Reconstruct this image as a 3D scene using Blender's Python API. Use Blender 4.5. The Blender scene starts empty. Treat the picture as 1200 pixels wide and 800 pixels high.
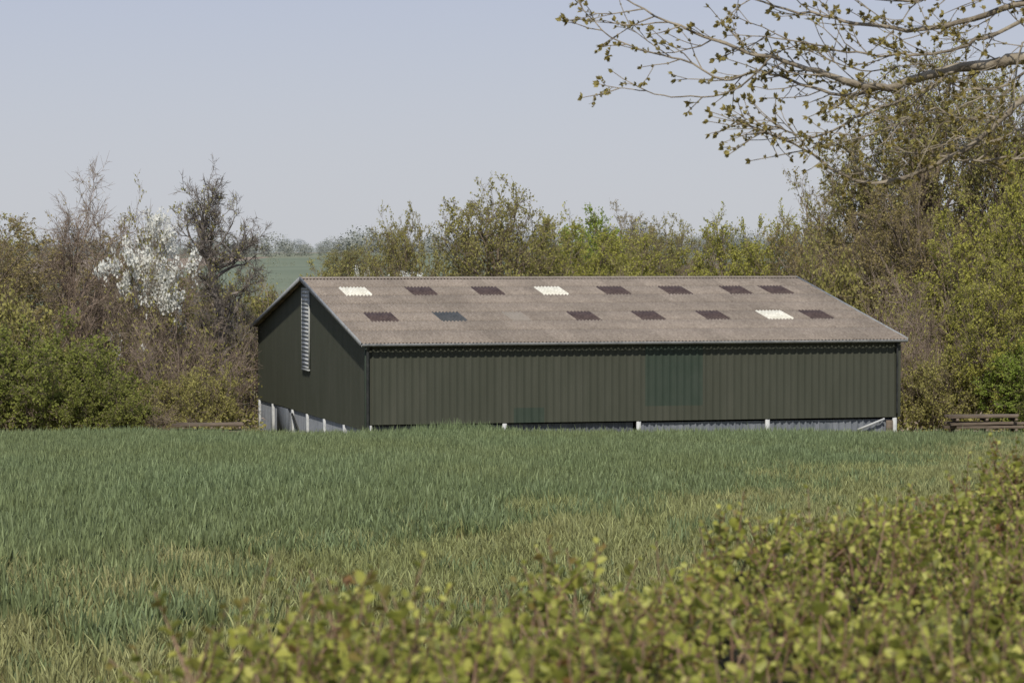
import bpy, math, random
import numpy as np
from mathutils import Vector, Matrix
R_=math.radians
scene=bpy.context.scene
rs=np.random.RandomState(5)
random.seed(5)

# ------------------------------------------------------------------ helpers
def link(o,parent=None):
    scene.collection.objects.link(o)
    if parent is not None: o.parent=parent
    return o
def np_mesh(name,V,F,mats,mi=None,attrs=None,smooth=False):
    V=np.asarray(V,dtype=np.float32); F=np.asarray(F,dtype=np.int32)
    me=bpy.data.meshes.new(name)
    me.vertices.add(len(V)); me.vertices.foreach_set('co',V.ravel())
    k=F.shape[1]
    me.loops.add(F.size); me.loops.foreach_set('vertex_index',F.ravel())
    me.polygons.add(len(F)); me.polygons.foreach_set('loop_start',np.arange(0,F.size,k,dtype=np.int32))
    if mi is not None: me.polygons.foreach_set('material_index',np.asarray(mi,dtype=np.int32))
    me.update(calc_edges=True)
    if smooth: me.polygons.foreach_set('use_smooth',np.ones(len(F),dtype=bool))
    for m in mats: me.materials.append(m)
    if attrs:
        for an,av in attrs.items():
            a=me.attributes.new(an,'FLOAT','POINT'); a.data.foreach_set('value',np.asarray(av,dtype=np.float32))
    return me
def obj(name,me,parent=None,loc=(0,0,0)):
    o=bpy.data.objects.new(name,me); o.location=loc
    return link(o,parent)
def box(name,c,s,mat,parent=None,rot=(0,0,0),bev=0.0):
    x,y,z=[a/2 for a in s]
    V=[(-x,-y,-z),(x,-y,-z),(x,y,-z),(-x,y,-z),(-x,-y,z),(x,-y,z),(x,y,z),(-x,y,z)]
    F=[(0,3,2,1),(4,5,6,7),(0,1,5,4),(1,2,6,5),(2,3,7,6),(3,0,4,7)]
    o=obj(name,np_mesh(name,V,F,[mat]),parent,c); o.rotation_euler=rot
    if bev:
        b=o.modifiers.new('bevel','BEVEL'); b.width=bev; b.segments=2
    return o
def sm(x,a,b):
    t=np.clip((np.asarray(x,dtype=float)-a)/(b-a),0,1); return t*t*(3-2*t)

# ------------------------------------------------------------------ materials
def mat(name,stops,scale=3.0,rough=0.85,detail=8,stretch=(1,1,1),coord='Object',transl=0.0,island=0.0,bump=0.0,spec=0.2,bscale=None,world=False,rot=(0,0,0),simple=False,nr=.62,lo=.3,hi=.7,attr=None):
    m=bpy.data.materials.new(name); m.use_nodes=True
    nt=m.node_tree; N=nt.nodes; L=nt.links; N.clear()
    out=N.new('ShaderNodeOutputMaterial')
    if world:
        g=N.new('ShaderNodeNewGeometry'); src=g.outputs['Position']
    else:
        tc=N.new('ShaderNodeTexCoord'); src=tc.outputs[coord]
    mp=N.new('ShaderNodeMapping'); mp.inputs['Scale'].default_value=stretch; mp.inputs['Rotation'].default_value=rot
    L.new(src,mp.inputs['Vector'])
    n=N.new('ShaderNodeTexNoise'); n.inputs['Scale'].default_value=scale; n.inputs['Detail'].default_value=detail; n.inputs['Roughness'].default_value=nr
    L.new(mp.outputs[0],n.inputs['Vector'])
    fac=n.outputs['Fac']
    mr=N.new('ShaderNodeMapRange'); mr.inputs['From Min'].default_value=lo; mr.inputs['From Max'].default_value=hi
    L.new(fac,mr.inputs['Value']); fac=mr.outputs[0]
    if island>0:
        g2=N.new('ShaderNodeNewGeometry')
        mx=N.new('ShaderNodeMix'); mx.data_type='FLOAT'; mx.inputs[0].default_value=island
        L.new(fac,mx.inputs[2]); L.new(g2.outputs['Random Per Island'],mx.inputs[3]); fac=mx.outputs[0]
    cr=N.new('ShaderNodeValToRGB'); e=cr.color_ramp.elements
    while len(e)<len(stops): e.new(.5)
    for i,(p,c) in enumerate(stops):
        e[i].position=p; e[i].color=(*c,1)
    L.new(fac,cr.inputs[0])
    col=cr.outputs[0]
    if attr:   # per sheet weathering value + broad damp blotches
        at=N.new('ShaderNodeAttribute'); at.attribute_name=attr
        n3=N.new('ShaderNodeTexNoise'); n3.inputs['Scale'].default_value=.22; n3.inputs['Detail'].default_value=6
        L.new(src,n3.inputs['Vector'])
        m3=N.new('ShaderNodeMapRange'); m3.inputs['From Min'].default_value=.3; m3.inputs['From Max'].default_value=.7; m3.inputs['To Min'].default_value=.84; m3.inputs['To Max'].default_value=1.14
        L.new(n3.outputs['Fac'],m3.inputs['Value'])
        mm=N.new('ShaderNodeMath'); mm.operation='MULTIPLY'; L.new(at.outputs['Fac'],mm.inputs[0]); L.new(m3.outputs[0],mm.inputs[1])
        hs=N.new('ShaderNodeHueSaturation'); L.new(mm.outputs[0],hs.inputs['Value']); L.new(col,hs.inputs['Color']); col=hs.outputs[0]
    if simple:
        b=N.new('ShaderNodeBsdfDiffuse'); L.new(col,b.inputs['Color'])
    else:
        b=N.new('ShaderNodeBsdfPrincipled'); b.inputs['Roughness'].default_value=rough; b.inputs['Specular IOR Level'].default_value=spec
        L.new(col,b.inputs['Base Color'])
    sh=b.outputs[0]
    if bump>0:
        bn=N.new('ShaderNodeTexNoise'); bn.inputs['Scale'].default_value=bscale or scale*4; bn.inputs['Detail'].default_value=8
        L.new(mp.outputs[0],bn.inputs['Vector'])
        bu=N.new('ShaderNodeBump'); bu.inputs['Strength'].default_value=bump; bu.inputs['Distance'].default_value=.1
        L.new(bn.outputs['Fac'],bu.inputs['Height']); L.new(bu.outputs[0],b.inputs['Normal'])
    if transl>0:
        t=N.new('ShaderNodeBsdfTranslucent'); L.new(col,t.inputs['Color'])
        ms=N.new('ShaderNodeMixShader'); ms.inputs[0].default_value=transl
        L.new(sh,ms.inputs[1]); L.new(t.outputs[0],ms.inputs[2]); sh=ms.outputs[0]
    L.new(sh,out.inputs[0])
    m.cycles.emission_sampling='NONE'
    return m

def leafmat(name,dark,light,scale=.6,transl=.4):
    return mat(name,[(0.1,dark),(0.9,light)],scale=scale,transl=transl,island=.5,detail=3,world=True,simple=True)

M_twig_brown=mat('bark_brown',[(0.2,(.16,.127,.093)),(.8,(.27,.22,.17))],scale=1.5,simple=True,detail=3)
M_twig_grey=mat('bark_grey',[(0.2,(.155,.135,.118)),(.8,(.255,.225,.20))],scale=1.5,simple=True,detail=3)
M_twig_pink=mat('bark_pinkish',[(0.2,(.215,.165,.13)),(.8,(.33,.265,.215))],scale=.8,simple=True,detail=3)
M_olive=leafmat('leaf_olive',(.25,.235,.075),(.45,.42,.15))
M_brown=leafmat('leaf_bronze',(.255,.205,.085),(.43,.365,.155))
M_green=leafmat('leaf_green',(.165,.19,.045),(.32,.34,.095))
M_yel=leafmat('leaf_yellowgreen',(.28,.285,.06),(.50,.48,.125))
M_bright=leafmat('leaf_bright',(.20,.28,.05),(.42,.50,.11))
M_blos=leafmat('blossom',(.70,.70,.64),(.86,.86,.81))
M_distA=leafmat('leaf_distant_haze',(.19,.195,.13),(.27,.265,.175),scale=.06,transl=.2)  # distant leaf materials: air haze is put into their paler base colours
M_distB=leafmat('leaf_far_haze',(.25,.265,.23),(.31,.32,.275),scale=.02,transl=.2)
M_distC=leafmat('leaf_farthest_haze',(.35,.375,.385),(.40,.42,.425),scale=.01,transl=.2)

# ------------------------------------------------------------------ terrain
def hd(X,Y): return (X+.52)*.919-(Y-4.3)*.394
PY=[-200,0,30,118,121,125,130,170,260,400,600,900,1500,2500,4500]
PZ=[13.2,5.81,4.58,.93,.70,-.25,-1.1,-1.3,-1.6,1.2,4.6,7.6,10.0,12.0,15.0]
def tz(X,Y):
    X=np.asarray(X,dtype=float);Y=np.asarray(Y,dtype=float)
    z=np.interp(Y,PY,PZ)
    d=hd(X,Y)
    z=z+1.15*sm(d,-2.5,.2)*(1-sm(Y,60,110))
    z=z+.06*np.sin(X*.31+.5)*np.sin(Y*.17)*sm(Y,20,40)*(1-sm(Y,110,122))
    z=z+(sm(Y,250,500))*(np.sin(X*.006+1.)*1.6+np.sin(X*.0021)*2)
    z=z+sm(Y,1400,2600)*(np.sin(X*.005+2.2)*5+np.sin(X*.0125)*2)
    return z
ys=np.concatenate([np.arange(-120,0,10),np.arange(0,30,1.),np.arange(30,112,2.),np.arange(112,134,.5),np.arange(134,200,4),np.arange(200,600,16),np.arange(600,1600,40),np.arange(1600,4600,150)])
xs=np.concatenate([-np.geomspace(3500,60,60),np.arange(-56,56,1.6),np.geomspace(60,3500,60)])
XX,YY=np.meshgrid(xs,ys)
ZZ=tz(XX,YY)
V=np.stack([XX,YY,ZZ],-1).reshape(-1,3)
nx=len(xs); ny=len(ys)
I=np.arange((ny-1)*(nx-1)); r=I//(nx-1); c=I%(nx-1)
a=r*nx+c
F=np.stack([a,a+1,a+nx+1,a+nx],1)
cx=V[F,0].mean(1); cy=V[F,1].mean(1)
mi=np.zeros(len(F),int)
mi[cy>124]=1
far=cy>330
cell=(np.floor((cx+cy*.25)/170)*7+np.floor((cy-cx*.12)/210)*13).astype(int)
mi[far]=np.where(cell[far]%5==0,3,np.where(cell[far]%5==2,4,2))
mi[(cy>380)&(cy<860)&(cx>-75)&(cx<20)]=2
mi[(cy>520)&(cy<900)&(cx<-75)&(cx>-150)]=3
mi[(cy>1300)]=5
M_soil=mat('field_soil',[(0.2,(.13,.11,.06)),(.55,(.20,.165,.10)),(.8,(.13,.14,.055))],scale=1.2,bump=.5,world=True)
M_rough=mat('rough_grass',[(0.2,(.12,.10,.055)),(.5,(.18,.16,.08)),(.8,(.12,.14,.05))],scale=.5,bump=.5,world=True)
M_fgreen=mat('pasture_green',[(0.2,(.14,.165,.11)),(.8,(.17,.195,.13))],scale=.02,world=True)
M_fbrown=mat('ploughed_field',[(0.2,(.23,.18,.135)),(.8,(.28,.22,.165))],scale=.02,world=True)
M_fpale=mat('pale_field',[(0.2,(.18,.195,.13)),(.8,(.22,.225,.15))],scale=.02,world=True)
M_fhaze=mat('hazy_field',[(0.2,(.25,.27,.245)),(.8,(.30,.31,.28))],scale=.01,world=True)  # farthest ground, distance haze painted in as a pale grey-green
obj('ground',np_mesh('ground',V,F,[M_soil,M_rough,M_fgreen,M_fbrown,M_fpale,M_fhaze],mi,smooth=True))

# ------------------------------------------------------------------ wheat
def wheat_patch(name,seed,nplants,blades,h,w,m,size=1.0,lean=.35):
    g=np.random.RandomState(seed)
    nb=nplants*blades
    base=np.repeat(g.uniform(-size/2,size/2,(nplants,2)),blades,0)+g.normal(0,.016,(nb,2))
    ph=np.repeat(g.uniform(.62,1.15,nplants),blades)*g.uniform(.55,1.05,nb)*h
    az=g.uniform(0,2*np.pi,nb); ln=g.uniform(.03,lean,nb)*ph; droop=g.uniform(.0,.35,nb)
    d=np.stack([np.cos(az),np.sin(az)],1)
    az2=g.uniform(0,2*np.pi,nb); sd=np.stack([np.cos(az2),np.sin(az2)],1)
    T=[0,.45,.8,1.0]; W=[.5,1,.75,.08]
    Vs=[];hs=[]
    for t,ww in zip(T,W):
        cxy=base+d*(ln*(t**2))[:,None]
        z=ph*(t-droop*t**4*.6)
        for s in (-1,1):
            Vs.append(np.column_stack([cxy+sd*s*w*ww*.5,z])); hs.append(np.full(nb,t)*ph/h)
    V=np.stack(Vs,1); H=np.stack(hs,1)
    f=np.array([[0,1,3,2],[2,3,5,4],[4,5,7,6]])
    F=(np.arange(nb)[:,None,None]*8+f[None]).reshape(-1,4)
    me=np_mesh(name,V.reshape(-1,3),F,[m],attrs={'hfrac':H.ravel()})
    return bpy.data.objects.new(name,me)
def cropmat(name,low,mid,top,alt):
    m=bpy.data.materials.new(name); m.use_nodes=True; nt=m.node_tree;N=nt.nodes;L=nt.links;N.clear()
    out=N.new('ShaderNodeOutputMaterial')
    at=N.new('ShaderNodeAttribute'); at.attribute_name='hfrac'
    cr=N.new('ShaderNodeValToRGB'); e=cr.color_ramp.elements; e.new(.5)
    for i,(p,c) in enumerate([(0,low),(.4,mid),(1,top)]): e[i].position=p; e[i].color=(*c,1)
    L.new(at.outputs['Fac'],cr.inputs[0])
    g=N.new('ShaderNodeNewGeometry')
    n=N.new('ShaderNodeTexNoise'); n.inputs['Scale'].default_value=.10; n.inputs['Detail'].default_value=5; n.inputs['Roughness'].default_value=.6
    mp=N.new('ShaderNodeMapping'); mp.inputs['Scale'].default_value=(1.6,.7,1)
    L.new(g.outputs['Position'],mp.inputs[0]); L.new(mp.outputs[0],n.inputs['Vector'])
    mr=N.new('ShaderNodeMapRange'); mr.inputs['From Min'].default_value=.38; mr.inputs['From Max'].default_value=.68
    L.new(n.outputs['Fac'],mr.inputs['Value'])
    mx=N.new('ShaderNodeMix'); mx.data_type='RGBA'; mx.inputs[7].default_value=(*alt,1)
    mu=N.new('ShaderNodeMath'); mu.operation='MULTIPLY'; mu.inputs[1].default_value=.5
    L.new(mr.outputs[0],mu.inputs[0]); L.new(mu.outputs[0],mx.inputs[0]); L.new(cr.outputs[0],mx.inputs[6])
    hsv=N.new('ShaderNodeHueSaturation')
    m2=N.new('ShaderNodeMapRange'); m2.inputs['To Min'].default_value=.60; m2.inputs['To Max'].default_value=1.40
    L.new(g.outputs['Random Per Island'],m2.inputs['Value']); L.new(m2.outputs[0],hsv.inputs['Value']); L.new(mx.outputs[2],hsv.inputs['Color'])
    b=N.new('ShaderNodeBsdfPrincipled'); b.inputs['Roughness'].default_value=.55; b.inputs['Specular IOR Level'].default_value=.15
    L.new(hsv.outputs[0],b.inputs['Base Color'])
    L.new(b.outputs[0],out.inputs[0])
    return m
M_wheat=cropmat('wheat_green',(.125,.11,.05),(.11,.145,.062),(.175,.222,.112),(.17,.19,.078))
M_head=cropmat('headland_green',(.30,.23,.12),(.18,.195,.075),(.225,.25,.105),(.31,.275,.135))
def inst_collection(name,objs):
    col=bpy.data.collections.new(name)
    for o in objs: col.objects.link(o)
    return col
def gn_scatter(name,P,rotz,scl,idx,col):
    me=bpy.data.meshes.new(name); me.vertices.add(len(P)); me.vertices.foreach_set('co',np.asarray(P,np.float32).ravel())
    a=me.attributes.new('rz','FLOAT','POINT'); a.data.foreach_set('value',np.asarray(rotz,np.float32))
    a=me.attributes.new('sv','FLOAT_VECTOR','POINT'); a.data.foreach_set('vector',np.asarray(scl,np.float32).ravel())
    a=me.attributes.new('ix','INT','POINT'); a.data.foreach_set('value',np.asarray(idx,np.int32))
    o=obj(name,me)
    ng=bpy.data.node_groups.new(name+'_nodes','GeometryNodeTree')
    ng.interface.new_socket('Geometry',in_out='INPUT',socket_type='NodeSocketGeometry')
    ng.interface.new_socket('Geometry',in_out='OUTPUT',socket_type='NodeSocketGeometry')
    N=ng.nodes;L=ng.links
    gi=N.new('NodeGroupInput');go=N.new('NodeGroupOutput')
    ip=N.new('GeometryNodeInstanceOnPoints')
    ci=N.new('GeometryNodeCollectionInfo'); ci.inputs['Collection'].default_value=col
    ci.inputs['Separate Children'].default_value=True; ci.inputs['Reset Children'].default_value=True
    def na(nm,dt):
        n=N.new('GeometryNodeInputNamedAttribute'); n.data_type=dt; n.inputs['Name'].default_value=nm; return n.outputs['Attribute']
    cz=N.new('ShaderNodeCombineXYZ'); L.new(na('rz','FLOAT'),cz.inputs[2])
    L.new(gi.outputs[0],ip.inputs['Points']); L.new(ci.outputs[0],ip.inputs['Instance'])
    ip.inputs['Pick Instance'].default_value=True
    L.new(na('ix','INT'),ip.inputs['Instance Index'])
    L.new(cz.outputs[0],ip.inputs['Rotation']); L.new(na('sv','FLOAT_VECTOR'),ip.inputs['Scale'])
    L.new(ip.outputs[0],go.inputs[0])
    md=o.modifiers.new('scatter','NODES'); md.node_group=ng
    return o
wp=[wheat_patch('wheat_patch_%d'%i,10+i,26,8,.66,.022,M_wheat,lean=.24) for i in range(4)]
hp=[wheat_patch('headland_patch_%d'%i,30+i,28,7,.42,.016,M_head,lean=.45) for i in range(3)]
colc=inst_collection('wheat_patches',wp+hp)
gx,gy=np.meshgrid(np.arange(-40,46,.8),np.arange(16,122.5,.8))
gx=gx.ravel()+rs.uniform(-.35,.35,gx.size); gy=gy.ravel()+rs.uniform(-.35,.35,gy.size)
keep=(np.abs(gx)<.225*gy+3)
gx=gx[keep];gy=gy[keep]
bx=np.interp(gy,[16,28,36,65,109,125],[-8.5,-6,-4.6,5.2,18.8,24.5])
wob=1.0*np.sin(gy*.35)+.7*np.sin(gy*.9+gx)
dd=gx-bx+wob
ph=sm(dd,-5,2.6)
isH=rs.uniform(size=gx.size)<ph*.94
keep=~((isH)&(rs.uniform(size=gx.size)<.10))&(hd(gx,gy)<-1.5)
gx=gx[keep];gy=gy[keep];isH=isH[keep];dd=dd[keep]
idx=np.where(isH,rs.randint(0,3,gx.size),3+rs.randint(0,4,gx.size))
s=rs.uniform(.95,1.25,gx.size)
hgt=1+.08*np.sin(gx*.5+gy*.13)+rs.uniform(-.14,.14,gx.size)
bump=np.exp(-((gx+2.2)/2.2)**2)*np.exp(-((gy-119.5)/2.2)**2)
hgt=hgt*np.where(~isH,.92-.27*sm(dd,-6,4),1)+bump*.5
idx=np.where((bump>.3),3+rs.randint(0,4,gx.size),idx)
gn_scatter('wheat_field',np.stack([gx,gy,tz(gx,gy)-.02],1),rs.uniform(0,6.28,gx.size),np.stack([s,s,hgt],1),idx,colc)

# ------------------------------------------------------------------ barn
barn=bpy.data.objects.new('barn',None); link(barn)
yaw=math.atan2(6.66,25.53)
barn.location=(-6.73,132,0); barn.rotation_euler=(0,0,yaw)
LEN=26.4; SP=30.5; EV=4.6; RI=2.84; GZ=-1.5
M_gw=mat('green_cladding',[(0.0,(.051,.055,.040)),(.5,(.058,.062,.046)),(1,(.067,.070,.053))],scale=.8,stretch=(1.6,1.6,.3),rough=.65,spec=.2)
M_gp=mat('replacement_green_sheet',[(0.1,(.033,.048,.035)),(.9,(.043,.057,.043))],scale=.8,stretch=(1.5,1,1),rough=.6,spec=.25)
M_roof=mat('fibre_cement_roof',[(0.0,(.105,.086,.070)),(.30,(.195,.163,.135)),(.62,(.265,.226,.188)),(.85,(.36,.32,.275)),(1.0,(.50,.47,.42))],scale=3.2,stretch=(3.2,.8,.8),detail=15,nr=.80,lo=.28,hi=.76,rough=.95,bump=.35,attr='sheet')
M_sky_d=mat('dirty_rooflight',[(0.2,(.045,.030,.028)),(.8,(.085,.06,.053))],scale=3,rough=.5)
M_sky_b=mat('slate_rooflight',[(0.2,(.045,.05,.053)),(.8,(.07,.073,.077))],scale=3,rough=.6)
M_sky_g=mat('faded_rooflight',[(0.2,(.21,.187,.158)),(.8,(.25,.22,.188))],scale=3,rough=.8)
M_sky_w=mat('clean_rooflight',[(0.2,(.52,.50,.42)),(.8,(.70,.68,.60))],scale=3,rough=.4)
M_grey=mat('galvanised_grey',[(0.2,(.20,.21,.215)),(.8,(.30,.31,.315))],scale=3,rough=.5)
M_dark=mat('dark_gutter',[(0.2,(.02,.022,.022)),(.8,(.04,.042,.04))],scale=3,rough=.5)
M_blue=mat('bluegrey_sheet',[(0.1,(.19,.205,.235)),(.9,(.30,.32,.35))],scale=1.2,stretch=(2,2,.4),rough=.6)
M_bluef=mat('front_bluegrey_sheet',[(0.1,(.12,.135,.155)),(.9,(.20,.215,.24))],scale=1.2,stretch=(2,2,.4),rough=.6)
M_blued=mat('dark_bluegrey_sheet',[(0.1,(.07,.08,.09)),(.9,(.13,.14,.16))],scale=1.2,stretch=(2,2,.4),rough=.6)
M_white=mat('weathered_white',[(0.1,(.36,.37,.37)),(.9,(.56,.57,.56))],scale=2,rough=.7)
M_vent=mat('translucent_vent',[(0.1,(.30,.31,.30)),(.9,(.48,.49,.47))],scale=4,rough=.7)
M_conc=mat('concrete',[(0.1,(.25,.24,.22)),(.9,(.36,.35,.33))],scale=2,rough=.9)
M_timber=mat('old_timber',[(0.1,(.07,.055,.04)),(.9,(.19,.15,.115))],scale=2,stretch=(.4,3,3),rough=.9,bump=.3)

def zroof(v): return EV+RI*(1-np.abs(v-SP/2)/(SP/2))
def roof_slope(name,front=True):
    PT=.177
    step=PT/6
    u=np.arange(-.35,LEN+.35+step,step)
    wave=.034*np.sin(u*2*np.pi/PT)
    tb=[-.022,.17,.307,.443,.58,.717,.853,.999]
    ups=[.070,.199,.332,.459,.586,.713,.839,.924]; los=[.070,.199,.457,.583,.71,.835,.918]
    um=(u[:-1]+u[1:])/2
    gs=np.random.RandomState(3)
    Vs=[];Fs=[];Ms=[];As=[];off=0
    n=len(u)
    for k in range(7):
        t0,t1=tb[k]-(.008 if k else 0),tb[k+1]
        lift0=.045+.034; lift1=.045
        rows=[]
        for t,l in ((t0,lift0),(t1,lift1)):
            v=t*SP/2
            z=EV+RI*t+l+wave
            rows.append(np.stack([u,np.full(n,v if front else SP-v),z],1))
        lip=rows[0].copy(); lip[:,2]-=.034
        Vs+= [lip,rows[0],rows[1]]
        si=((u+.35+(k%2)*.5)/1.06).astype(int)
        sv_=gs.uniform(.88,1.10,si.max()+2)[si]*gs.uniform(.96,1.04)
        As+=[sv_*.75,sv_,sv_*1.0]
        a=np.arange(n-1)
        m=np.zeros(n-1,int)
        if front and k in (2,5):
            for j,sv in enumerate(los if k==2 else ups):
                sel=np.abs(um-sv*LEN)<.66
                mm=1
                if k==5 and j in (0,3): mm=3
                if k==2 and j==5: mm=3
                if k==2 and j==1: mm=2
                m[sel]=mm
            if k==2: m[np.abs(um-.328*LEN)<.5]=4
        for q in range(2):
            b=off+q*n
            f=np.stack([a+b,a+b+1,a+b+n+1,a+b+n],1)
            Fs.append(f if front else f[:,::-1]); Ms.append(m)
        off+=3*n
    me=np_mesh(name,np.concatenate(Vs),np.concatenate(Fs),[M_roof,M_sky_d,M_sky_b,M_sky_w,M_sky_g],np.concatenate(Ms),attrs={'sheet':np.concatenate(As)})
    return obj(name,me,barn)
roof_slope('roof_front',True); roof_slope('roof_back',False)
def prism(name,pts,axis_u,mat_,parent=barn,attrs=None):
    u0,u1=axis_u; n=len(pts)
    V=[(u0,p[0],p[1]) for p in pts]+[(u1,p[0],p[1]) for p in pts]
    F=[(i,(i+1)%n,n+(i+1)%n,n+i) for i in range(n)]
    return obj(name,np_mesh(name,V,F,[mat_],attrs={'sheet':np.ones(2*n)} if attrs else None),parent)
rz=EV+RI
for k in range(18):
    u0=-.37+k*(LEN+.74)/18; u1=u0+(LEN+.74)/18+.06
    l=.002*(k%2)
    prism('ridge_cap_%d'%k,[(SP/2-.32,rz+.045+l),(SP/2,rz+.12+l),(SP/2+.32,rz+.045+l),(SP/2+.32,rz+.02),(SP/2,rz+.09),(SP/2-.32,rz+.02)],(u0,u1),M_roof,attrs=True)
def ribs(a,b,pitch=.33,dep=.05):
    pts=[];x=a
    while x<b-1e-6:
        for dx,dp in ((0,0),(.20,0),(.235,dep),(.295,dep)):
            if x+dx<b: pts.append((x+dx,dp))
        x+=pitch
    pts.append((b,0)); return np.array(pts)
def ribwall(name,a,b,fz,mapf,mats,mfun=None,pitch=.33,dep=.05):
    P=ribs(a,b,pitch,dep); n=len(P)
    rows=[fz(p[0]) for p in P]; k=len(rows[0])
    V=[mapf(P[i,0],P[i,1],rows[i][j]) for j in range(k) for i in range(n)]
    F=[];M=[]
    for j in range(k-1):
        for i in range(n-1):
            F.append((j*n+i,j*n+i+1,(j+1)*n+i+1,(j+1)*n+i))
            M.append(mfun((P[i,0]+P[i+1,0])/2,j) if mfun else 0)
    return obj(name,np_mesh(name,V,F,mats,M),barn)
ribwall('wall_front',0,LEN,lambda p:[.8,1.5,EV-.02],lambda p,o,z:(p,-o,z),[M_gw,M_gp],
        lambda p,j:1 if (13.5<p<16.3 and j==1) or (7.0<p<8.5 and j==0) else 0,pitch=.36,dep=.06)
ribwall('wall_gable',0,SP,lambda p:[.5,float(zroof(p))+.01],lambda p,o,z:(-o,p,z),[M_gw],dep=.03)
ribwall('wall_gable_rear',0,SP,lambda p:[.5,float(zroof(p))+.01],lambda p,o,z:(LEN+o,p,z),[M_gw])
ribwall('wall_back',0,LEN,lambda p:[.8,EV-.02],lambda p,o,z:(p,SP+o,z),[M_gw])
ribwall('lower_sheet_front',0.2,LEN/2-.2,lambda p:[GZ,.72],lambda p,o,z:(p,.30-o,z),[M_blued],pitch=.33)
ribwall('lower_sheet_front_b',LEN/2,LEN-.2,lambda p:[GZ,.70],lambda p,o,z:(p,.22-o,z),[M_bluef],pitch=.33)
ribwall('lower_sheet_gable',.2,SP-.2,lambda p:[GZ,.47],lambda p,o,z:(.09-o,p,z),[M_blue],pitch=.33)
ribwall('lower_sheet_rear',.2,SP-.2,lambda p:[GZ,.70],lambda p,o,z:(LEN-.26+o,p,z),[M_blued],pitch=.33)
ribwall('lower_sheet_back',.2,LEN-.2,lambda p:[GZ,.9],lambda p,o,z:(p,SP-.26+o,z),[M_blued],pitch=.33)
box('sheet_rail_front',(LEN/2,.12,.84),(LEN-.1,.09,.10),M_dark,barn)
for i in range(5):
    u=[.12,.25*LEN,.5*LEN,.746*LEN,LEN-.14][i]
    box('stanchion_front_%d'%i,(u,.05,(GZ+.78)/2-.01),(.20,.14,.78-GZ),M_white,barn)
for i,t in enumerate([.02,.18,.347,.5,.64,.84,.985]):
    box('stanchion_gable_%d'%i,(.03,t*SP,(GZ+.49)/2),(.16,.35,.49-GZ),M_white,barn)
    box('stanchion_rear_%d'%i,(LEN-.1,t*SP,(GZ+.49)/2),(.17,.3,.49-GZ),M_white,barn)
box('gable_gap_door',(.0,.735*SP,-.5),(.10,3.2,1.9),M_blued,barn)
b=box('gable_brace',(-.08,.60*SP,-.1),(.07,2.0,.12),M_dark,barn,rot=(R_(22),0,0))
box('front_brace',(25.0,-.05,.46),(1.5,.05,.10),M_white,barn,rot=(0,R_(-20),0))
box('door_board',(25.95,-.08,.0),(.34,.06,1.3),M_timber,barn)
box('corner_trim',(-.045,-.045,(EV+.5)/2),(.16,.16,EV-.5),M_gp,barn,bev=.01)
box('corner_trim_right',(LEN+.03,-.045,(EV+.8)/2),(.16,.16,EV-.8),M_gw,barn,bev=.01)
gpts=[(-.36+.0,EV-.03)]+[(-.36-.10+.11*math.cos(a)+.0,EV-.04+.11*math.sin(a)) for a in np.linspace(0,-math.pi,8)]+[(-.57,EV-.02)]
prism('gutter',gpts,(-.35,LEN+.3),M_grey)
box('fascia',(LEN/2,-.16,EV-.10),(LEN+.1,.05,.12),M_dark,barn)
def cyl(name,p0,p1,r,mat_,parent=None,n=12):
    p0=Vector(p0);p1=Vector(p1);d=(p1-p0); q=d.to_track_quat('Z','Y')
    V=[];F=[]
    for z in (0,d.length):
        for i in range(n):
            a=2*math.pi*i/n; V.append(p0+q@Vector((r*math.cos(a),r*math.sin(a),z)))
    F=[(i,(i+1)%n,n+(i+1)%n,n+i) for i in range(n)]
    return obj(name,np_mesh(name,[tuple(v) for v in V],F,[mat_],smooth=True),parent)
cyl('downpipe',(-.02,-.24,EV-.35),(-.02,-.24,GZ),.07,M_dark,barn)
cyl('downpipe_bend',(-.02,-.46,EV-.12),(-.02,-.24,EV-.36),.07,M_dark,barn)
cyl('downpipe_right',(LEN-.1,-.2,EV-.2),(LEN-.1,-.2,1.0),.05,M_dark,barn)
for nm,uu in (('barge',-.37),('barge_rear',LEN+.37)):
    for sd in (0,1):
        sl=math.atan(RI/(SP/2)); ln=(SP/2+.36)/math.cos(sl)
        vc=SP/4-.17 if sd==0 else SP*3/4+.17
        zc=EV+RI*(.5)-.17*RI/(SP/2)+.015
        box('%s_board_%d'%(nm,sd),(uu,vc,zc+.02),(.045,ln,.20),M_grey,barn,rot=(sl if sd==0 else -sl,0,0))
vent=bpy.data.objects.new('gable_vent',None); link(vent,barn)
V0=15.25;
box('vent_frame_l',(-.075,V0-1.0,4.85),(.07,.09,4.1),M_vent,vent); box('vent_frame_r',(-.075,V0+1.0,4.85),(.07,.09,4.1),M_vent,vent)
box('vent_top',(-.078,V0,6.93),(.075,2.1,.09),M_vent,vent); box('vent_bottom',(-.078,V0,2.77),(.075,2.1,.09),M_vent,vent)
box('vent_back',(-.055,V0,4.85),(.02,1.9,4.06),M_vent,vent)
for i in range(20):
    box('slat_%d'%i,(-.085,V0,2.92+i*.203),(.03,1.88,.15),M_white if i%4 else M_vent,vent,rot=(0,R_(14),0))
box('barn_base',(LEN/2,SP/2,GZ+.2),(LEN-.7,SP-.7,.3),M_conc,barn)

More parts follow.
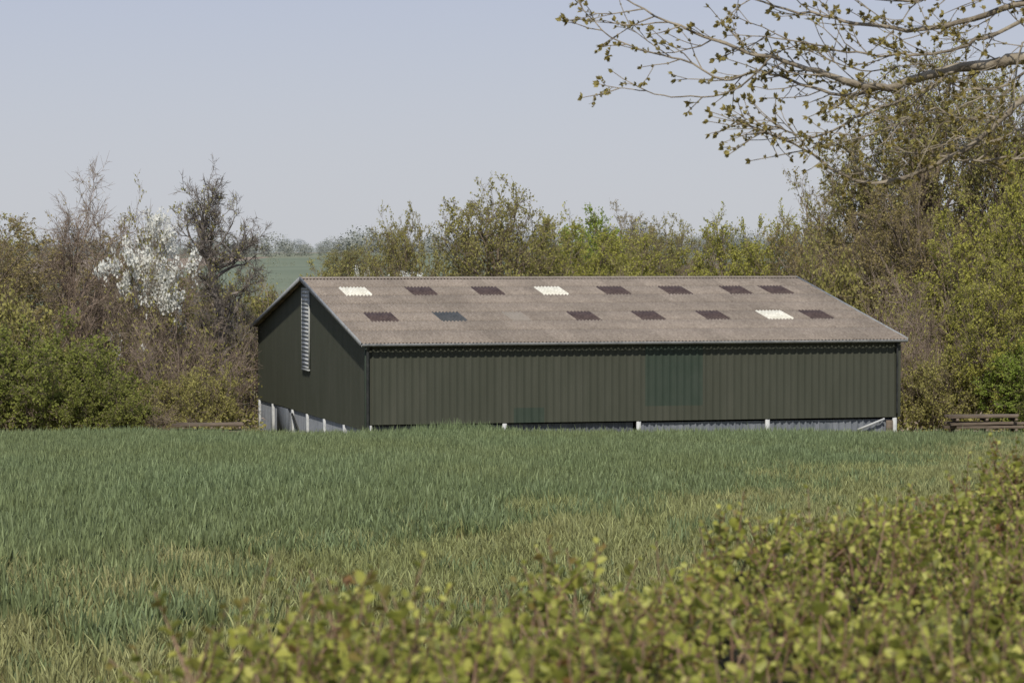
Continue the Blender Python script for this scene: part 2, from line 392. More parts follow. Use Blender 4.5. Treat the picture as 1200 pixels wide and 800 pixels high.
def timber_stack(name,x,y,w,h,n,seed):
    g=random.Random(seed); e=bpy.data.objects.new(name,None); e.location=(x,y,float(tz(x,y))); e.rotation_euler=(0,0,.12); link(e)
    rows=int(h/.17)
    for rI in range(rows):
        if rI%3==2:
            for q in range(3):
                box('bearer_%d_%d'%(rI,q),(-w*.4+q*w*.4,0,.09+rI*.17),(.12,1.1,.14),M_timber,e)
        else:
            for q in range(4):
                box('plank_%d_%d'%(rI,q),(g.uniform(-.25,.25),-.42+q*.28,.08+rI*.17),(w*g.uniform(.8,1.02),.24,.13),M_timber,e,rot=(0,g.uniform(-.02,.02),g.uniform(-.03,.03)),bev=.012)
    return e
timber_stack('timber_stack',22.6,136,3.6,2.25,4,1)
timber_stack('timber_stack',-14.6,138,3.4,1.75,4,2)

# ------------------------------------------------------------------ trees
def tubes(S,sides):
    S=np.asarray(S,dtype=float); n=len(S)
    if n==0: return np.zeros((0,3)),np.zeros((0,4),int)
    ref=np.array([.31,.77,.56])
    def ring(p,t,r):
        t=t/np.maximum(np.linalg.norm(t,axis=1,keepdims=True),1e-9)
        a=np.cross(t,ref); a/=np.maximum(np.linalg.norm(a,axis=1,keepdims=True),1e-9)
        b=np.cross(t,a)
        ang=np.arange(sides)*2*np.pi/sides
        return p[:,None]+r[:,None,None]*(a[:,None]*np.cos(ang)[None,:,None]+b[:,None]*np.sin(ang)[None,:,None])
    V=np.concatenate([ring(S[:,0:3],S[:,8:11],S[:,6]),ring(S[:,3:6],S[:,11:14],S[:,7])],1).reshape(-1,3)
    i=np.arange(sides); f=np.stack([i,(i+1)%sides,(i+1)%sides+sides,i+sides],1)
    F=(np.arange(n)[:,None,None]*2*sides+f[None]).reshape(-1,4)
    return V,F
def leaf_quads(C,size,g,upb=.3,aspect=.6):
    n=len(C)
    nr=g.normal(size=(n,3)); nr[:,2]+=upb; nr/=np.linalg.norm(nr,axis=1,keepdims=True)
    a=np.cross(nr,g.normal(size=(n,3))); a/=np.linalg.norm(a,axis=1,keepdims=True); b=np.cross(nr,a)
    s=(size*g.uniform(.55,1.25,n))[:,None]
    V=np.stack([C-a*s,C+b*s*aspect,C+a*s,C-b*s*aspect],1).reshape(-1,3)
    F=np.arange(4*n).reshape(-1,4)
    return V,F
def assemble(name,parts,mats):
    Vs=[];Fs=[];Ms=[];o=0
    for V,F,m in parts:
        if len(V)==0: continue
        Vs.append(V);Fs.append(F+o);Ms.append(np.full(len(F),m));o+=len(V)
    return np_mesh(name,np.concatenate(Vs),np.concatenate(Fs),mats,np.concatenate(Ms))
def gen_tree(name,seed,H,R,tr,mats,bush=False,cb=.2,n1=16,n2=7,n3=5,n4=4,twigs=2,tw_len=.5,leaves=3,lsize=.10,leafy=.8,twr=.012,wob=.16,blossom=0.0,irr=.25,umin=-.55,fork=.55,bq=.3,nbl=24):
    g=random.Random(seed); gn=np.random.RandomState(seed)
    segs=[];tw_src=[]
    def rv(): return Vector((g.gauss(0,1),g.gauss(0,1),g.gauss(0,1)))
    def emit(pts,dirs,r0,r1):
        n=len(pts)-1
        for i in range(n):
            segs.append((*pts[i],*pts[i+1],r0+(r1-r0)*i/n,r0+(r1-r0)*(i+1)/n,*dirs[i],*dirs[i+1]))
    def poly(p,d,L,r0,r1,n,w,up,target=None):
        pts=[p.copy()];dirs=[d.copy()]
        for i in range(n):
            if target is not None:
                d=d.lerp((target-p).normalized(),.22+.1*i)
            d=(d+rv()*w+Vector((0,0,up))).normalized()
            p=p+d*(L/n); pts.append(p.copy()); dirs.append(d.copy())
        emit(pts,dirs,r0,r1)
        return pts,dirs
    def at(pts,dirs,t):
        x=t*(len(pts)-1); i=min(int(x),len(pts)-2); f=x-i
        return pts[i].lerp(pts[i+1],f), dirs[i+1]
    tp,td=poly(Vector((0,0,-.4)),Vector((g.uniform(-.07,.07),g.uniform(-.07,.07),1)).normalized(),H*.8 if not bush else H*.4,tr,tr*.18,9,.06,.05)
    zc=H*(cb+(1-cb)*.5); hz=H*(1-cb)*.5
    for i in range(n1):
        u=1-(1-umin)*(i+.5)/n1; az=i*2.39996+g.uniform(-.3,.3)
        lm=1+g.uniform(-irr,irr*.5)
        q=math.sqrt(max(0,1-u*u))
        tgt=Vector((R*q*math.cos(az)*lm,R*q*math.sin(az)*lm,zc+hz*u*lm))
        if bush:
            bp0=Vector((tgt.x*.35+g.uniform(-.3,.3),tgt.y*.35+g.uniform(-.3,.3),-.2)); bd0=Vector((0,0,1)); r1=tr*.45
        else:
            hb=max(H*cb*.75,min(tgt.z*fork*g.uniform(.8,1.15),H*.72))
            bp0,_=at(tp,td,min(hb/(H*.8),.98)); bd0=(tgt-bp0).normalized().lerp(Vector((0,0,1)),.35).normalized()
            r1=tr*.45*(1-.5*hb/H)
        L1=(tgt-bp0).length*.92
        bp,bd=poly(bp0,bd0,L1,r1,r1*.18,7,wob,.0,tgt)
        for j in range(n2):
            t2=.28+.72*(j+.6)/n2
            p2,q2=at(bp,bd,min(t2,.99))
            d2=(q2*.75+rv()*.55+Vector((0,0,.12))).normalized()
            L2=min(L1*.42,2.6)*(1.2-.5*t2)*g.uniform(.65,1.2)
            r2=max(r1*.38*(1.1-.6*t2),.012)
            cp,cd=poly(p2,d2,L2,r2,max(r2*.35,.008),4,wob,.04)
            for k3 in range(n3):
                t3=.2+.8*(k3+.6)/n3
                p3,q3=at(cp,cd,min(t3,.99))
                d3=(q3*.8+rv()*.55+Vector((0,0,.1))).normalized()
                L3=max(L2*.5*g.uniform(.6,1.2),.3)
                fl=g.random()<leafy
                dp,dq=poly(p3,d3,L3,max(r2*.45,.009),.007,3,wob,.04)
                for k4 in range(n4):
                    p4,q4=at(dp,dq,min(.2+.8*(k4+.6)/n4,.99))
                    tw_src.append((*p4,*q4,1.0 if fl else 0.0,L3))
    T=np.array(tw_src)
    T=np.repeat(T,twigs,0); n=len(T)
    D=T[:,3:6]*.7+gn.normal(0,.5,(n,3)); D[:,2]+=.12; D/=np.linalg.norm(D,axis=1,keepdims=True)
    L=(tw_len*gn.uniform(.5,1.3,n))[:,None]
    P0=T[:,:3];P1=P0+D*L
    r=np.full((n,1),twr)
    TS=np.concatenate([P0,P1,r,r*.5,D,D],1)
    S=np.array(segs)
    big=S[:,6]>.05
    parts=[(*tubes(S[big],6),0),(*tubes(S[~big],3),0),(*tubes(TS,3),0)]
    lf=T[:,6]>.5
    if leaves>0 and lf.any():
        A=np.repeat(P0[lf],leaves,0);B=np.repeat(P1[lf],leaves,0)
        C=A+(B-A)*gn.uniform(.1,1.15,(len(A),1))+gn.normal(0,.05,(len(A),3))
        parts.append((*leaf_quads(C,lsize,gn),1))
    if blossom>0:
        zc_=P1[:,2]; up=np.where(zc_>np.quantile(zc_,bq))[0]
        cen=P1[gn.choice(up,nbl)]
        dmin=np.min(np.linalg.norm(P1[:,None]-cen[None],axis=2),axis=1)
        sel=(dmin<blossom)|(gn.uniform(size=n)<.02)
        A=np.repeat(P1[sel],9,0); C=A+gn.normal(0,.15,A.shape)
        parts.append((*leaf_quads(C,lsize*.9,gn,aspect=.9),2))
    return assemble(name,parts,mats)

T={}
T['oak']=gen_tree('oak_mesh',1,14,5.6,.36,[M_twig_brown,M_olive],n1=34,leaves=3,leafy=.8,lsize=.095,cb=.18,irr=.14,umin=-.5)
T['bronze']=gen_tree('bronze_mesh',2,16,5.4,.38,[M_twig_brown,M_brown],n1=28,leaves=3,leafy=.72,lsize=.09,cb=.08,irr=.26)
T['tall']=gen_tree('tall_mesh',12,20,5.4,.42,[M_twig_brown,M_olive],n1=38,leaves=3,leafy=.7,lsize=.095,cb=.12,irr=.22)
T['ash']=gen_tree('ash_mesh',3,14,3.8,.28,[M_twig_pink,M_brown],n1=22,n2=7,n4=4,leaves=1,leafy=.25,lsize=.07,tw_len=.6,twr=.011,cb=.2,fork=.6,irr=.3)
T['gnarly']=gen_tree('gnarly_mesh',4,14,2.7,.36,[M_twig_grey,M_olive],n1=26,n2=8,n4=4,leaves=1,leafy=.2,lsize=.07,cb=.12,tw_len=.35,twr=.012,wob=.22,fork=.85,irr=.3)
T['willow']=gen_tree('willow_mesh',5,6,4.6,.18,[M_twig_brown,M_green],bush=True,n1=36,n2=6,n3=5,leaves=5,leafy=.95,lsize=.09,cb=.0,umin=-.2,tw_len=.4,irr=.18)
T['blossom']=gen_tree('blossom_mesh',6,12,3.6,.26,[M_twig_brown,M_olive,M_blos],n1=18,n4=3,leaves=1,leafy=.4,lsize=.12,cb=.25,blossom=.72,irr=.35,bq=.42,nbl=28)
T['yellow']=gen_tree('yellow_mesh',7,13,5.0,.33,[M_twig_brown,M_yel],n1=30,leaves=4,leafy=.82,lsize=.10,cb=.04,umin=-.8,irr=.18)
T['bright']=gen_tree('bright_mesh',8,13,4.5,.30,[M_twig_brown,M_bright],n1=28,leaves=5,leafy=.88,lsize=.11,cb=.04,umin=-.8)
T['scrub']=gen_tree('scrub_mesh',9,5,3.8,.12,[M_twig_pink,M_olive],bush=True,n1=24,n2=5,n3=4,leaves=1,leafy=.5,lsize=.08,cb=.0,umin=-.3,tw_len=.55,twr=.009,irr=.4)
T['scrubo']=gen_tree('scrubo_mesh',10,5,3.8,.12,[M_twig_brown,M_olive],bush=True,n1=26,n2=5,n3=4,leaves=4,leafy=.8,lsize=.09,cb=.0,umin=-.3,tw_len=.45,irr=.3)
for k,m in T.items():
    co=np.zeros(len(m.vertices)*3,np.float32); m.vertices.foreach_get('co',co); co=co.reshape(-1,3)
    T[k]=(m,float(np.percentile(co[:,2],99.3)),float(np.percentile(np.hypot(co[:,0],co[:,1]),96)))
def place(kind,name,X,Y,Htop,width=None,rz=None,dz=0.0):
    m,h,rad=T[kind]
    o=bpy.data.objects.new(name,m)
    o.location=(X,Y,float(tz(X,Y))-.1+dz)
    sz=Htop/h; sx=(width/(2*rad)) if width else sz
    o.scale=(sx,sx,sz); o.rotation_euler=(0,0,rz if rz is not None else random.uniform(0,6.28))
    link(o); return o
# --- left group
place('bronze','oak_tree',-29.5,158,12.4,10,.3)
place('bronze','oak_tree',-35.5,165,12.8,11,1.3)
place('oak','oak_tree',-31.5,174,11.8,10,2.3)
place('ash','ash_tree',-24.6,166,14.8,6.6,.5)
place('gnarly','oak_tree',-16.3,162,14.2,5.4,1.2)
place('blossom','wild_cherry_tree',-19.7,155,12.4,5.4,.2)
place('ash','ash_tree',-21.5,172,11.2,8.0,2.9)
place('bronze','oak_tree',-25.5,176,11.5,9,4.4)
place('willow','willow_bush',-24.0,143,6.2,9.2,.4)
place('willow','willow_bush',-20.6,141.5,4.2,5.4,2.0)
place('willow','willow_bush',-28.4,146,6.0,7.0,3.3)
place('scrub','shrub',-17.0,152,6.6,7.5,.1)
place('scrub','shrub',-14.5,168,7.2,8.5,1.1)
place('scrub','shrub',-19.5,164,8.0,9.0,2.1)
place('scrub','shrub',-23.5,170,8.0,9.0,3.4)
place('scrubo','shrub',-15.9,145,4.0,4.2,4.1)
place('scrubo','shrub',-18.3,150,3.6,5.0,5.1)
place('scrub','shrub',-18.6,143,2.8,4.8,5.6)
place('scrub','shrub',-14.0,178,8.4,7.5,.9)
place('scrubo','shrub',-27.5,152,8.0,8.0,.9)
place('scrubo','shrub',-16.5,180,8.0,9.0,2.9)
place('scrubo','shrub',-22.0,186,9.0,9.0,1.9)
place('scrub','shrub',-12.5,196,8.4,6.0,2.4)
place('scrubo','shrub',-17.5,300,8.0,9.0,1.4)
place('oak','oak_tree',-24.0,420,7.5,9.0,1.4)
# --- middle behind barn
place('oak','field_maple_tree',-8.6,220,13.4,6.4,.7)
place('oak','oak_tree',-1.4,220,15.4,10.6,2.0)
place('yellow','willow_tree',6.4,235,11.8,10,.2)
place('yellow','oak_tree',3.6,228,12.8,7.5,3.3)
place('scrubo','shrub',-5.0,212,9.0,5,1)
place('scrubo','shrub',2.0,210,8.6,8,2)
place('blossom','blackthorn_shrub',-7.2,205,8.9,3.6,1)
place('blossom','blackthorn_shrub',-11.2,230,9.3,3.4,2)
place('yellow','oak_tree',10.2,245,12.0,8.5,3.0)
place('oak','oak_tree',14.0,258,13.2,9,1.9)
place('bright','oak_tree',7.6,275,13.6,8,4.9)
place('bronze','oak_tree',12.4,300,13.8,8,.9)
place('ash','ash_tree',17.5,240,12.0,8,.4)
place('yellow','willow_tree',15.8,212,12.5,7.6,1.4)
place('yellow','willow_tree',19.2,205,12.6,7,4.4)
place('scrubo','shrub',10.5,215,8.8,8,2)
# --- right group
place('bronze','oak_tree',20.6,192,14.6,8.4,.4)
place('tall','oak_tree',22.8,182,17.4,8.6,2.4)
place('tall','oak_tree',26.4,180,22.6,11.5,1.4)
place('tall','oak_tree',30.4,174,20.4,9.4,4.0)
place('yellow','field_maple_tree',32.4,172,18.5,7.6,5.0)
place('bronze','oak_tree',24.2,172,14.5,9.0,3.0)
place('bronze','oak_tree',33.0,180,17.0,9.0,3.0)
place('bronze','oak_tree',20.5,176,11.8,8.0,5.0)
place('yellow','field_maple_tree',26.4,164,12.6,7.6,.6)
place('yellow','field_maple_tree',29.0,158,14.6,6.6,2.6)
place('bright','hawthorn_tree',29.4,150,16.0,5.0,.9)
place('bright','hawthorn_tree',26.8,148,5.4,5.0,1.9)
place('yellow','hawthorn_tree',25.4,150,9.6,5.6,5.0)
place('scrub','shrub',22.6,160,8.6,8,1.0)
place('scrubo','shrub',20.2,172,10.0,8,2.2)
place('scrub','shrub',24.0,166,9.0,9,3.2)
place('scrubo','shrub',22.3,150,4.6,5.0,4.0)
place('willow','willow_bush',28.8,145,5.0,5.6,4.0)
place('scrub','shrub',21.2,152,6.5,5.0,5.0)

# undergrowth mass
g=np.random.RandomState(77)
n=60000
ux=np.concatenate([g.uniform(-42,-13,n//2),g.uniform(19.5,42,n//2)]); uy=g.uniform(139,178,n)
ub=np.abs(np.sin(ux*.9+uy*.35)+np.sin(ux*.37-uy*.6+2))*.75+.35
uz=tz(ux,uy)+ub*g.uniform(0,1,n)**.8
loc=(ux-barn.location.x)*math.cos(-yaw)-(uy-132)*math.sin(-yaw); locy=(ux-barn.location.x)*math.sin(-yaw)+(uy-132)*math.cos(-yaw)
ok=~((loc>-1.2)&(loc<LEN+.8)&(locy>-.8)&(locy<SP+.8))
C=np.stack([ux,uy,uz],1)[ok]
h=len(C)//2; pm=g.permutation(len(C))
p1=leaf_quads(C[pm[:h]],.12,g); p2=leaf_quads(C[pm[h:]],.11,g,aspect=.35)
obj('undergrowth',assemble('undergrowth',[(*p1,0),(*p2,1)],[M_olive,M_twig_pink]))

# distant tree rows
def tree_row(name,rows,m,seed):
    g=np.random.RandomState(seed); Cs=[];ss=[]
    for (Y0,x0,x1,h0,h1,sp,slope,dens) in rows:
        x=x0
        while x<x1:
            y=Y0+slope*(x-x0)+g.uniform(-12,12)*Y0/900
            big=g.uniform()**3
            hh=(h0+(h1-h0)*big)*(1+.25*math.sin(x*.013+Y0)); w=hh*g.uniform(.6,1.0)
            n=int(dens*g.uniform(.7,1.2))
            th=g.uniform(0,2*np.pi,n); u=g.uniform(-1,1,n); rr=g.uniform(.25,1.0,n)**.6
            q=np.sqrt(1-u*u)
            lump=1+.12*np.sin(th*3+x)+.08*np.sin(u*5+x*2)
            P=np.stack([x+w*q*np.cos(th)*rr*lump*.9,y+w*q*np.sin(th)*rr*lump,np.full(n,float(tz(x,y)))+hh*(.42+.55*u*rr*lump)],1)
            Cs.append(P); ss.append(np.full(n,hh*.038))
            x+=sp*g.uniform(.3,1.7)
    C=np.concatenate(Cs);S=np.concatenate(ss)
    V,F=leaf_quads(C,1.0,g,upb=1.6,aspect=.8)
    V=(V.reshape(-1,4,3)-C[:,None])*S[:,None,None]+C[:,None]
    return obj(name,np_mesh(name,V.reshape(-1,3),F,[m]))
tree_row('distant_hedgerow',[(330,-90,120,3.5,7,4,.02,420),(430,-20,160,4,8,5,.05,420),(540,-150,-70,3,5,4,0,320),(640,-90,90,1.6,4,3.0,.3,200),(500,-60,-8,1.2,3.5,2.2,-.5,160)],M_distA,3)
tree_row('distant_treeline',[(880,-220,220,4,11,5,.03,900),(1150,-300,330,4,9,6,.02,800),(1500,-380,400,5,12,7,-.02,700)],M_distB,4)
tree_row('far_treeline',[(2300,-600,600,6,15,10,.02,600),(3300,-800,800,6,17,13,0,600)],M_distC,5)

# ------------------------------------------------------------------ foreground hedge
M_hl=mat('hedge_leaf',[(0.0,(.26,.11,.05)),(.13,(.26,.19,.06)),(.32,(.20,.22,.045)),(.62,(.42,.43,.085)),(1.0,(.64,.61,.18))],scale=5,rough=.45,transl=.42,island=.70,world=True,spec=.3,detail=3)
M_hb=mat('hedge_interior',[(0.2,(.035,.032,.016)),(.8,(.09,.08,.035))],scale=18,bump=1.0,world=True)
M_htw=mat('hedge_twig',[(0.2,(.16,.09,.06)),(.8,(.28,.19,.13))],scale=8)
hdirv=np.array([.394,.919]); hn=np.array([.919,-.394]); ho=np.array([-.52,4.3])
def htop(s,d):
    b=.035*np.sin(s*2.3+1)+.045*np.sin(s*5.1+d*4)+.035*np.sin(s*9.7-d*7)+.03*np.sin(s*17+d*11)
    edge=.26*(1-sm(d,-.32,.05))+.30*sm(d,1.6,2.1)
    return 8.09+b-edge-.085*sm(s,.8,2.6)+.05*sm(s,5.5,9)
def hpt(s,d): return ho[None]+s[:,None]*hdirv[None]+d[:,None]*hn[None]
g=np.random.RandomState(9)
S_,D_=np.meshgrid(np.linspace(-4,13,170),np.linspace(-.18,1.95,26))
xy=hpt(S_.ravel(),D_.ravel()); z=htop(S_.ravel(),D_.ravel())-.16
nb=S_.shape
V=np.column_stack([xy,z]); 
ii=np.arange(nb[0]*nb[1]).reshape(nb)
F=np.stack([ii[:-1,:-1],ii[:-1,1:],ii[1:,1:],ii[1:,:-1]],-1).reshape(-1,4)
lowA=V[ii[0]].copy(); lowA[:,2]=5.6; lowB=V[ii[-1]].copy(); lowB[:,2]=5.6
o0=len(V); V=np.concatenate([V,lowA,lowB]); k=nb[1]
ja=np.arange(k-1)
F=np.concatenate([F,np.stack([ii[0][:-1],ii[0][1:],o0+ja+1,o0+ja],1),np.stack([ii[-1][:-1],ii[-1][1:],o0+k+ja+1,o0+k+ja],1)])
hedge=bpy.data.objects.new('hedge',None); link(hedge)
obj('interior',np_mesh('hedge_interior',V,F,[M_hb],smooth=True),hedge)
ns=30000
s=g.uniform(-3.5,12.5,ns); d=g.uniform(-.32,2.0,ns)
depth=g.uniform(0,1,ns)**1.5*.20
side=g.uniform(size=ns)<.16
d=np.where(side,-.30+g.uniform(-.06,.06,ns),d); depth=np.where(side,g.uniform(0,1.2,ns),depth)
xy=hpt(s,d); zt=htop(s,d)-depth-.06
# uneven density: dark hollows between shoots
hol=np.sin(s*14+d*9)*np.sin(s*6-d*17)+.5*np.sin(s*31+d*23)
zt=zt-np.where(side,0,.05*(hol<-.35))
tall=(g.uniform(size=ns)<.05)&~side
dirn=np.stack([g.normal(0,.45,ns),g.normal(0,.45,ns),np.ones(ns)],1); dirn[side,0]-=.9; dirn[side,1]+=.4
dirn/=np.linalg.norm(dirn,axis=1,keepdims=True)
Ls=np.where(tall,g.uniform(.12,.22,ns),g.uniform(.06,.14,ns))
P0=np.column_stack([xy,zt]); P1=P0+dirn*Ls[:,None]
TS=np.concatenate([P0-dirn*.05,P1,np.full((ns,1),.0026),np.full((ns,1),.0012),dirn,dirn],1)
tp=tubes(TS,4)
nl=9
A=np.repeat(P0,nl,0);Bp=np.repeat(P1,nl,0);dn=np.repeat(dirn,nl,0); m_=len(A)
t=np.tile(np.linspace(.1,1.0,nl),ns)[:,None]
C=A+(Bp-A)*t
out=g.normal(size=(m_,3)); out-=dn*np.sum(out*dn,1,keepdims=True); out/=np.linalg.norm(out,axis=1,keepdims=True)
ax=out*.85+dn*g.uniform(.2,.9,(m_,1)); ax/=np.linalg.norm(ax,axis=1,keepdims=True)
nr=dn+g.normal(0,.45,(m_,3)); w=np.cross(nr,ax); w/=np.linalg.norm(w,axis=1,keepdims=True); nr=np.cross(ax,w)
ll=(g.uniform(.014,.034,m_)*(1.15-.55*t[:,0]))[:,None]; ww=ll*g.uniform(.32,.45,(m_,1))
cup=ll*g.uniform(.05,.22,(m_,1))
Bs=C; Tt=C+ax*ll-nr*cup*.6
L1=C+ax*ll*.35+w*ww+nr*cup; L2=C+ax*ll*.75+w*ww*.75+nr*cup*.6
R1=C+ax*ll*.35-w*ww+nr*cup; R2=C+ax*ll*.75-w*ww*.75+nr*cup*.6
LV=np.stack([Bs,Tt,L1,L2,R1,R2],1).reshape(-1,3)
LF=(np.arange(m_)[:,None,None]*6+np.array([[0,4,5,1],[0,1,3,2]])[None]).reshape(-1,4)
obj('leaves',assemble('hedge_leaves',[(LV,LF,0),(*tp,1)],[M_hl,M_htw]),hedge)

# ------------------------------------------------------------------ overhanging tree (budding, trunk stands right of view)
M_bk=mat('sycamore_bark',[(0.2,(.15,.125,.09)),(.8,(.33,.285,.215))],scale=7,bump=.3)
M_bud=leafmat('bud_leaf',(.20,.155,.055),(.38,.33,.12),scale=3,transl=.35)
g=random.Random(21)
U=.006; YB=20.0; CZ=8.72
def P(u,v,dy=0.0): return Vector(((u-600)*U,YB+dy,CZ+(298-v)*U))
segs=[];buds=[]
def rvv(): return Vector((g.gauss(0,1),g.gauss(0,1),g.gauss(0,1)))
def addpoly(pts,r0,r1):
    n=len(pts)-1; dirs=[]
    for i in range(n+1):
        a=pts[max(i-1,0)];b=pts[min(i+1,n)]; dirs.append((b-a).normalized())
    for i in range(n):
        ra=r0+(r1-r0)*(i/n)**.8; rb=r0+(r1-r0)*((i+1)/n)**.8
        segs.append((*pts[i],*pts[i+1],ra,rb,*dirs[i],*dirs[i+1]))
    return pts,dirs
def catmull(pts,k=4):
    out=[];n=len(pts)
    for i in range(n-1):
        p0=pts[max(i-1,0)];p1=pts[i];p2=pts[i+1];p3=pts[min(i+2,n-1)]
        for j in range(k):
            t=j/k
            out.append(.5*((2*p1)+(p2-p0)*t+(2*p0-5*p1+4*p2-p3)*t*t+(3*p1-p0-3*p2+p3)*t**3)+rvv()*.006)
    out.append(pts[-1]); return out
def bud(p,d,s=1.0):
    buds.append((*p,*d,s))
def twig(p,d,L,r,level):
    n=max(3,int(L/.09)); pts=[p.copy()];dd=d.copy()
    for i in range(n):
        dd=(dd+rvv()*.13+Vector((0,0,.05))).normalized(); p=p+dd*(L/n); pts.append(p.copy())
    _,dirs=addpoly(pts,r,.0028)
    for i in range(1,n+1):
        if g.random()<.8: bud(pts[i]+rvv()*.008,(dirs[i]+rvv()*.6).normalized(),g.uniform(.5,1))
        if level>0 and i<n and g.random()<.6:
            sd=(dirs[i]+rvv()*.6).normalized(); twig(pts[i],sd,L*g.uniform(.3,.6),r*.6,level-1)
    bud(pts[-1],dirs[-1],1.3)
def limb(ctrl,r0,r1,dens=.6,tl=.5,level=1):
    pts=catmull([P(*c) for c in ctrl]); _,dirs=addpoly(pts,r0,r1); n=len(pts)
    for i in range(1,n):
        if g.random()<dens:
            d=(dirs[i]*.9+Vector((g.uniform(-.5,.3),g.uniform(-.5,.5),g.uniform(-.8,.8)))).normalized()
            twig(pts[i],d,tl*g.uniform(.4,1.2),max(r1,.005),level)
    twig(pts[-1],dirs[-1],tl*.6,max(r1,.004),1)
limb([(1640,60,.5),(1420,52,.3),(1200,70,0),(1165,76,0),(1120,80,0),(1075,92,0),(1040,103,0),(1000,100,0),(960,84,.1),(905,68,.1),(850,50,.2),(800,30,.2),(745,2,.3)],.055,.006,.6,.5)
limb([(1420,52,.3),(1300,20,-.2),(1200,8,-.3),(1130,28,-.3),(1070,40,-.3),(1010,35,-.3),(960,22,-.2),(905,10,-.1),(860,-12,0)],.032,.005,.75,.5)
limb([(1040,103,0),(990,112,.1),(940,96,.2),(895,82,.2),(850,92,.2),(800,68,.3),(760,58,.3),(715,40,.3),(684,8,.3)],.014,.004,.6,.38)
limb([(905,68,.1),(880,92,.1),(850,108,.2),(800,112,.3),(760,107,.3),(728,101,.3)],.008,.0035,.45,.25)
limb([(1420,90,.6),(1260,95,.3),(1200,116,0),(1172,138,-.1),(1150,160,-.1),(1110,185,-.1),(1060,208,0),(1010,214,0),(965,188,.1),(925,165,.1),(893,152,.1)],.032,.0055,.75,.42)
limb([(1120,80,0),(1085,105,-.1),(1050,120,-.1),(1010,135,-.1),(965,158,0),(940,160,0),(910,148,0)],.016,.0045,.8,.38)
limb([(1110,185,-.1),(1130,190,-.2),(1160,188,-.2),(1210,186,-.2),(1280,190,0)],.008,.009,.4,.25)
limb([(1200,8,-.3),(1120,-5,-.4),(1050,10,-.5),(990,-5,-.5),(930,-25,-.5)],.016,.005,.85,.5)
limb([(1172,138,-.1),(1120,140,-.2),(1080,130,-.3),(1040,150,-.3),(1000,165,-.3)],.011,.0035,.75,.38)
limb([(1280,-30,.2),(1200,25,.3),(1150,45,.3),(1110,60,.3),(1060,62,.3),(1010,60,.3),(960,50,.3),(900,40,.3)],.018,.0045,.8,.45)
limb([(1300,150,-.2),(1200,50,-.3),(1170,110,-.4),(1130,120,-.4),(1090,150,-.4)],.010,.0035,.7,.4)
limb([(1300,170,.1),(1210,150,.2),(1170,165,.2),(1130,160,.2),(1085,178,.2),(1040,175,.2)],.010,.0035,.7,.4)
limb([(1260,40,.4),(1190,95,.4),(1140,100,.4),(1090,70,.4),(1030,80,.4),(985,70,.4)],.012,.0035,.8,.4)
tx=(1660-600)*U; gz=float(tz(tx,21.0))
tr_pts=catmull([Vector((tx+.2,21.0,gz-.3)),Vector((tx+.15,20.9,gz+1.5)),Vector((tx,20.6,gz+3)),Vector((tx-.05,20.5,CZ+(298-60)*U)),Vector((tx+.3,20.7,CZ+3.0)),Vector((tx+.1,20.9,CZ+5.5)),Vector((tx+.5,21,CZ+8))],4)
addpoly(tr_pts,.30,.06)
for a,b_ in [((1420,52,.3),(1640,80,.5)),((1420,90,.6),(1650,110,.5)),((1280,190,0),(1650,140,.5)),((1280,-30,.2),(1650,30,.5)),((1300,150,-.2),(1420,90,.6)),((1300,170,.1),(1640,140,.5)),((1260,40,.4),(1640,60,.5))]:
    addpoly(catmull([P(*b_),(P(*a)+P(*b_))/2+Vector((0,0,.1)),P(*a)]),.06,.012 if a[0]<1400 else .035)
for i in range(9):
    az=g.uniform(0,6.28); p=tr_pts[-2-i]; d=Vector((math.cos(az),math.sin(az)*.8,.6)).normalized()
    pts=[p]; 
    for q in range(7):
        d=(d+rvv()*.12).normalized(); pts.append(pts[-1]+d*.6)
    _,dr=addpoly(pts,.06,.01)
    for q in range(2,8): twig(pts[q],(dr[q]+rvv()*.5).normalized(),.8,.008,1)
S=np.array(segs); Bd=np.array(buds)
gb=np.random.RandomState(4)
nbq=6
C=np.repeat(Bd[:,:3],nbq,0); Dr=np.repeat(Bd[:,3:6],nbq,0); sc=np.repeat(Bd[:,6],nbq)[:,None]
ax=Dr+gb.normal(0,.5,C.shape); ax/=np.linalg.norm(ax,axis=1,keepdims=True)
w=np.cross(ax,gb.normal(size=C.shape)); w/=np.linalg.norm(w,axis=1,keepdims=True)
ln=.033*sc*gb.uniform(.6,1.3,(len(C),1))
BV=np.stack([C,C+ax*ln*.5+w*ln*.30,C+ax*ln,C+ax*ln*.5-w*ln*.30],1).reshape(-1,3)
BF=np.arange(len(BV)).reshape(-1,4)
bigm=S[:,6]>.02
obj('sycamore_tree',assemble('sycamore_tree',[(*tubes(S[bigm],10),0),(*tubes(S[~bigm],5),0),(BV,BF,1)],[M_bk,M_bud]))

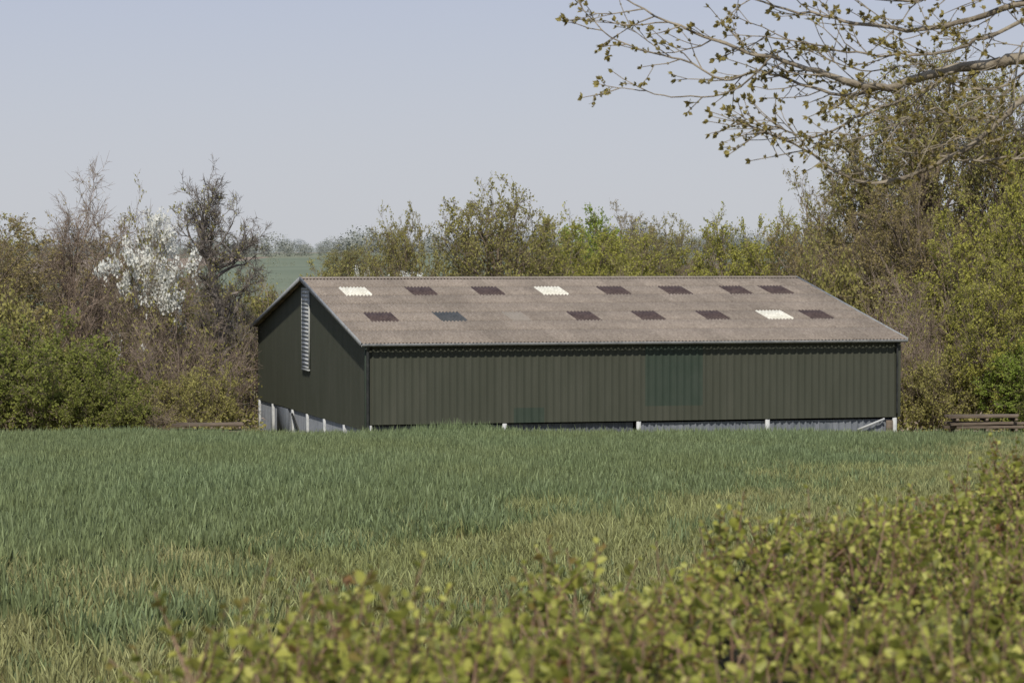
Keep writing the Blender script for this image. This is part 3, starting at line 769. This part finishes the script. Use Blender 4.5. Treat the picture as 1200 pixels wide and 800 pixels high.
# ------------------------------------------------------------------ light, sky, camera
el=R_(46); sd=Vector((-.08,-1,0)).normalized()
sun_dir=Vector((sd.x*math.cos(el),sd.y*math.cos(el),math.sin(el)))
sl=bpy.data.lights.new('sun','SUN'); sl.energy=3.8; sl.angle=R_(.6); sl.color=(1,.935,.83)
so=bpy.data.objects.new('sun',sl); so.rotation_euler=(-sun_dir).to_track_quat('-Z','Y').to_euler(); link(so)
w=bpy.data.worlds.new('World'); scene.world=w; w.use_nodes=True
N=w.node_tree.nodes;L=w.node_tree.links
bg=N['Background']
sk=N.new('ShaderNodeTexSky'); sk.sky_type='NISHITA'; sk.sun_disc=False; sk.sun_elevation=el
sk.sun_rotation=math.atan2(sd.x,sd.y); sk.air_density=1.0; sk.dust_density=1.6; sk.ozone_density=2.0
tc=N.new('ShaderNodeTexCoord'); sx=N.new('ShaderNodeSeparateXYZ'); L.new(tc.outputs['Generated'],sx.inputs[0])
rmp=N.new('ShaderNodeValToRGB'); e=rmp.color_ramp.elements; e.new(.5)
e[0].position=0.0; e[0].color=(.60,.615,.65,1); e[1].position=.10; e[1].color=(.475,.51,.64,1); e[2].position=.6; e[2].color=(.36,.44,.62,1)
L.new(sx.outputs['Z'],rmp.inputs[0])
sc_=N.new('ShaderNodeVectorMath'); sc_.operation='SCALE'; sc_.inputs['Scale'].default_value=1/.12
L.new(rmp.outputs[0],sc_.inputs[0])
mx=N.new('ShaderNodeMix'); mx.data_type='RGBA'; mx.inputs[0].default_value=.88
L.new(sk.outputs[0],mx.inputs[6]); L.new(sc_.outputs[0],mx.inputs[7])
L.new(mx.outputs[2],bg.inputs['Color']); bg.inputs['Strength'].default_value=.12

cam=bpy.data.cameras.new('camera'); co=bpy.data.objects.new('camera',cam); link(co)
cam.lens=100; cam.sensor_width=36; cam.clip_start=.1; cam.clip_end=8000
co.location=(0,0,8.72); co.rotation_euler=(R_(90)-math.atan(102/3333),0,0)
cam.dof.use_dof=True; cam.dof.focus_distance=130; cam.dof.aperture_fstop=13
scene.camera=co
scene.view_settings.view_transform='Standard'; scene.view_settings.look='None'; scene.view_settings.exposure=0
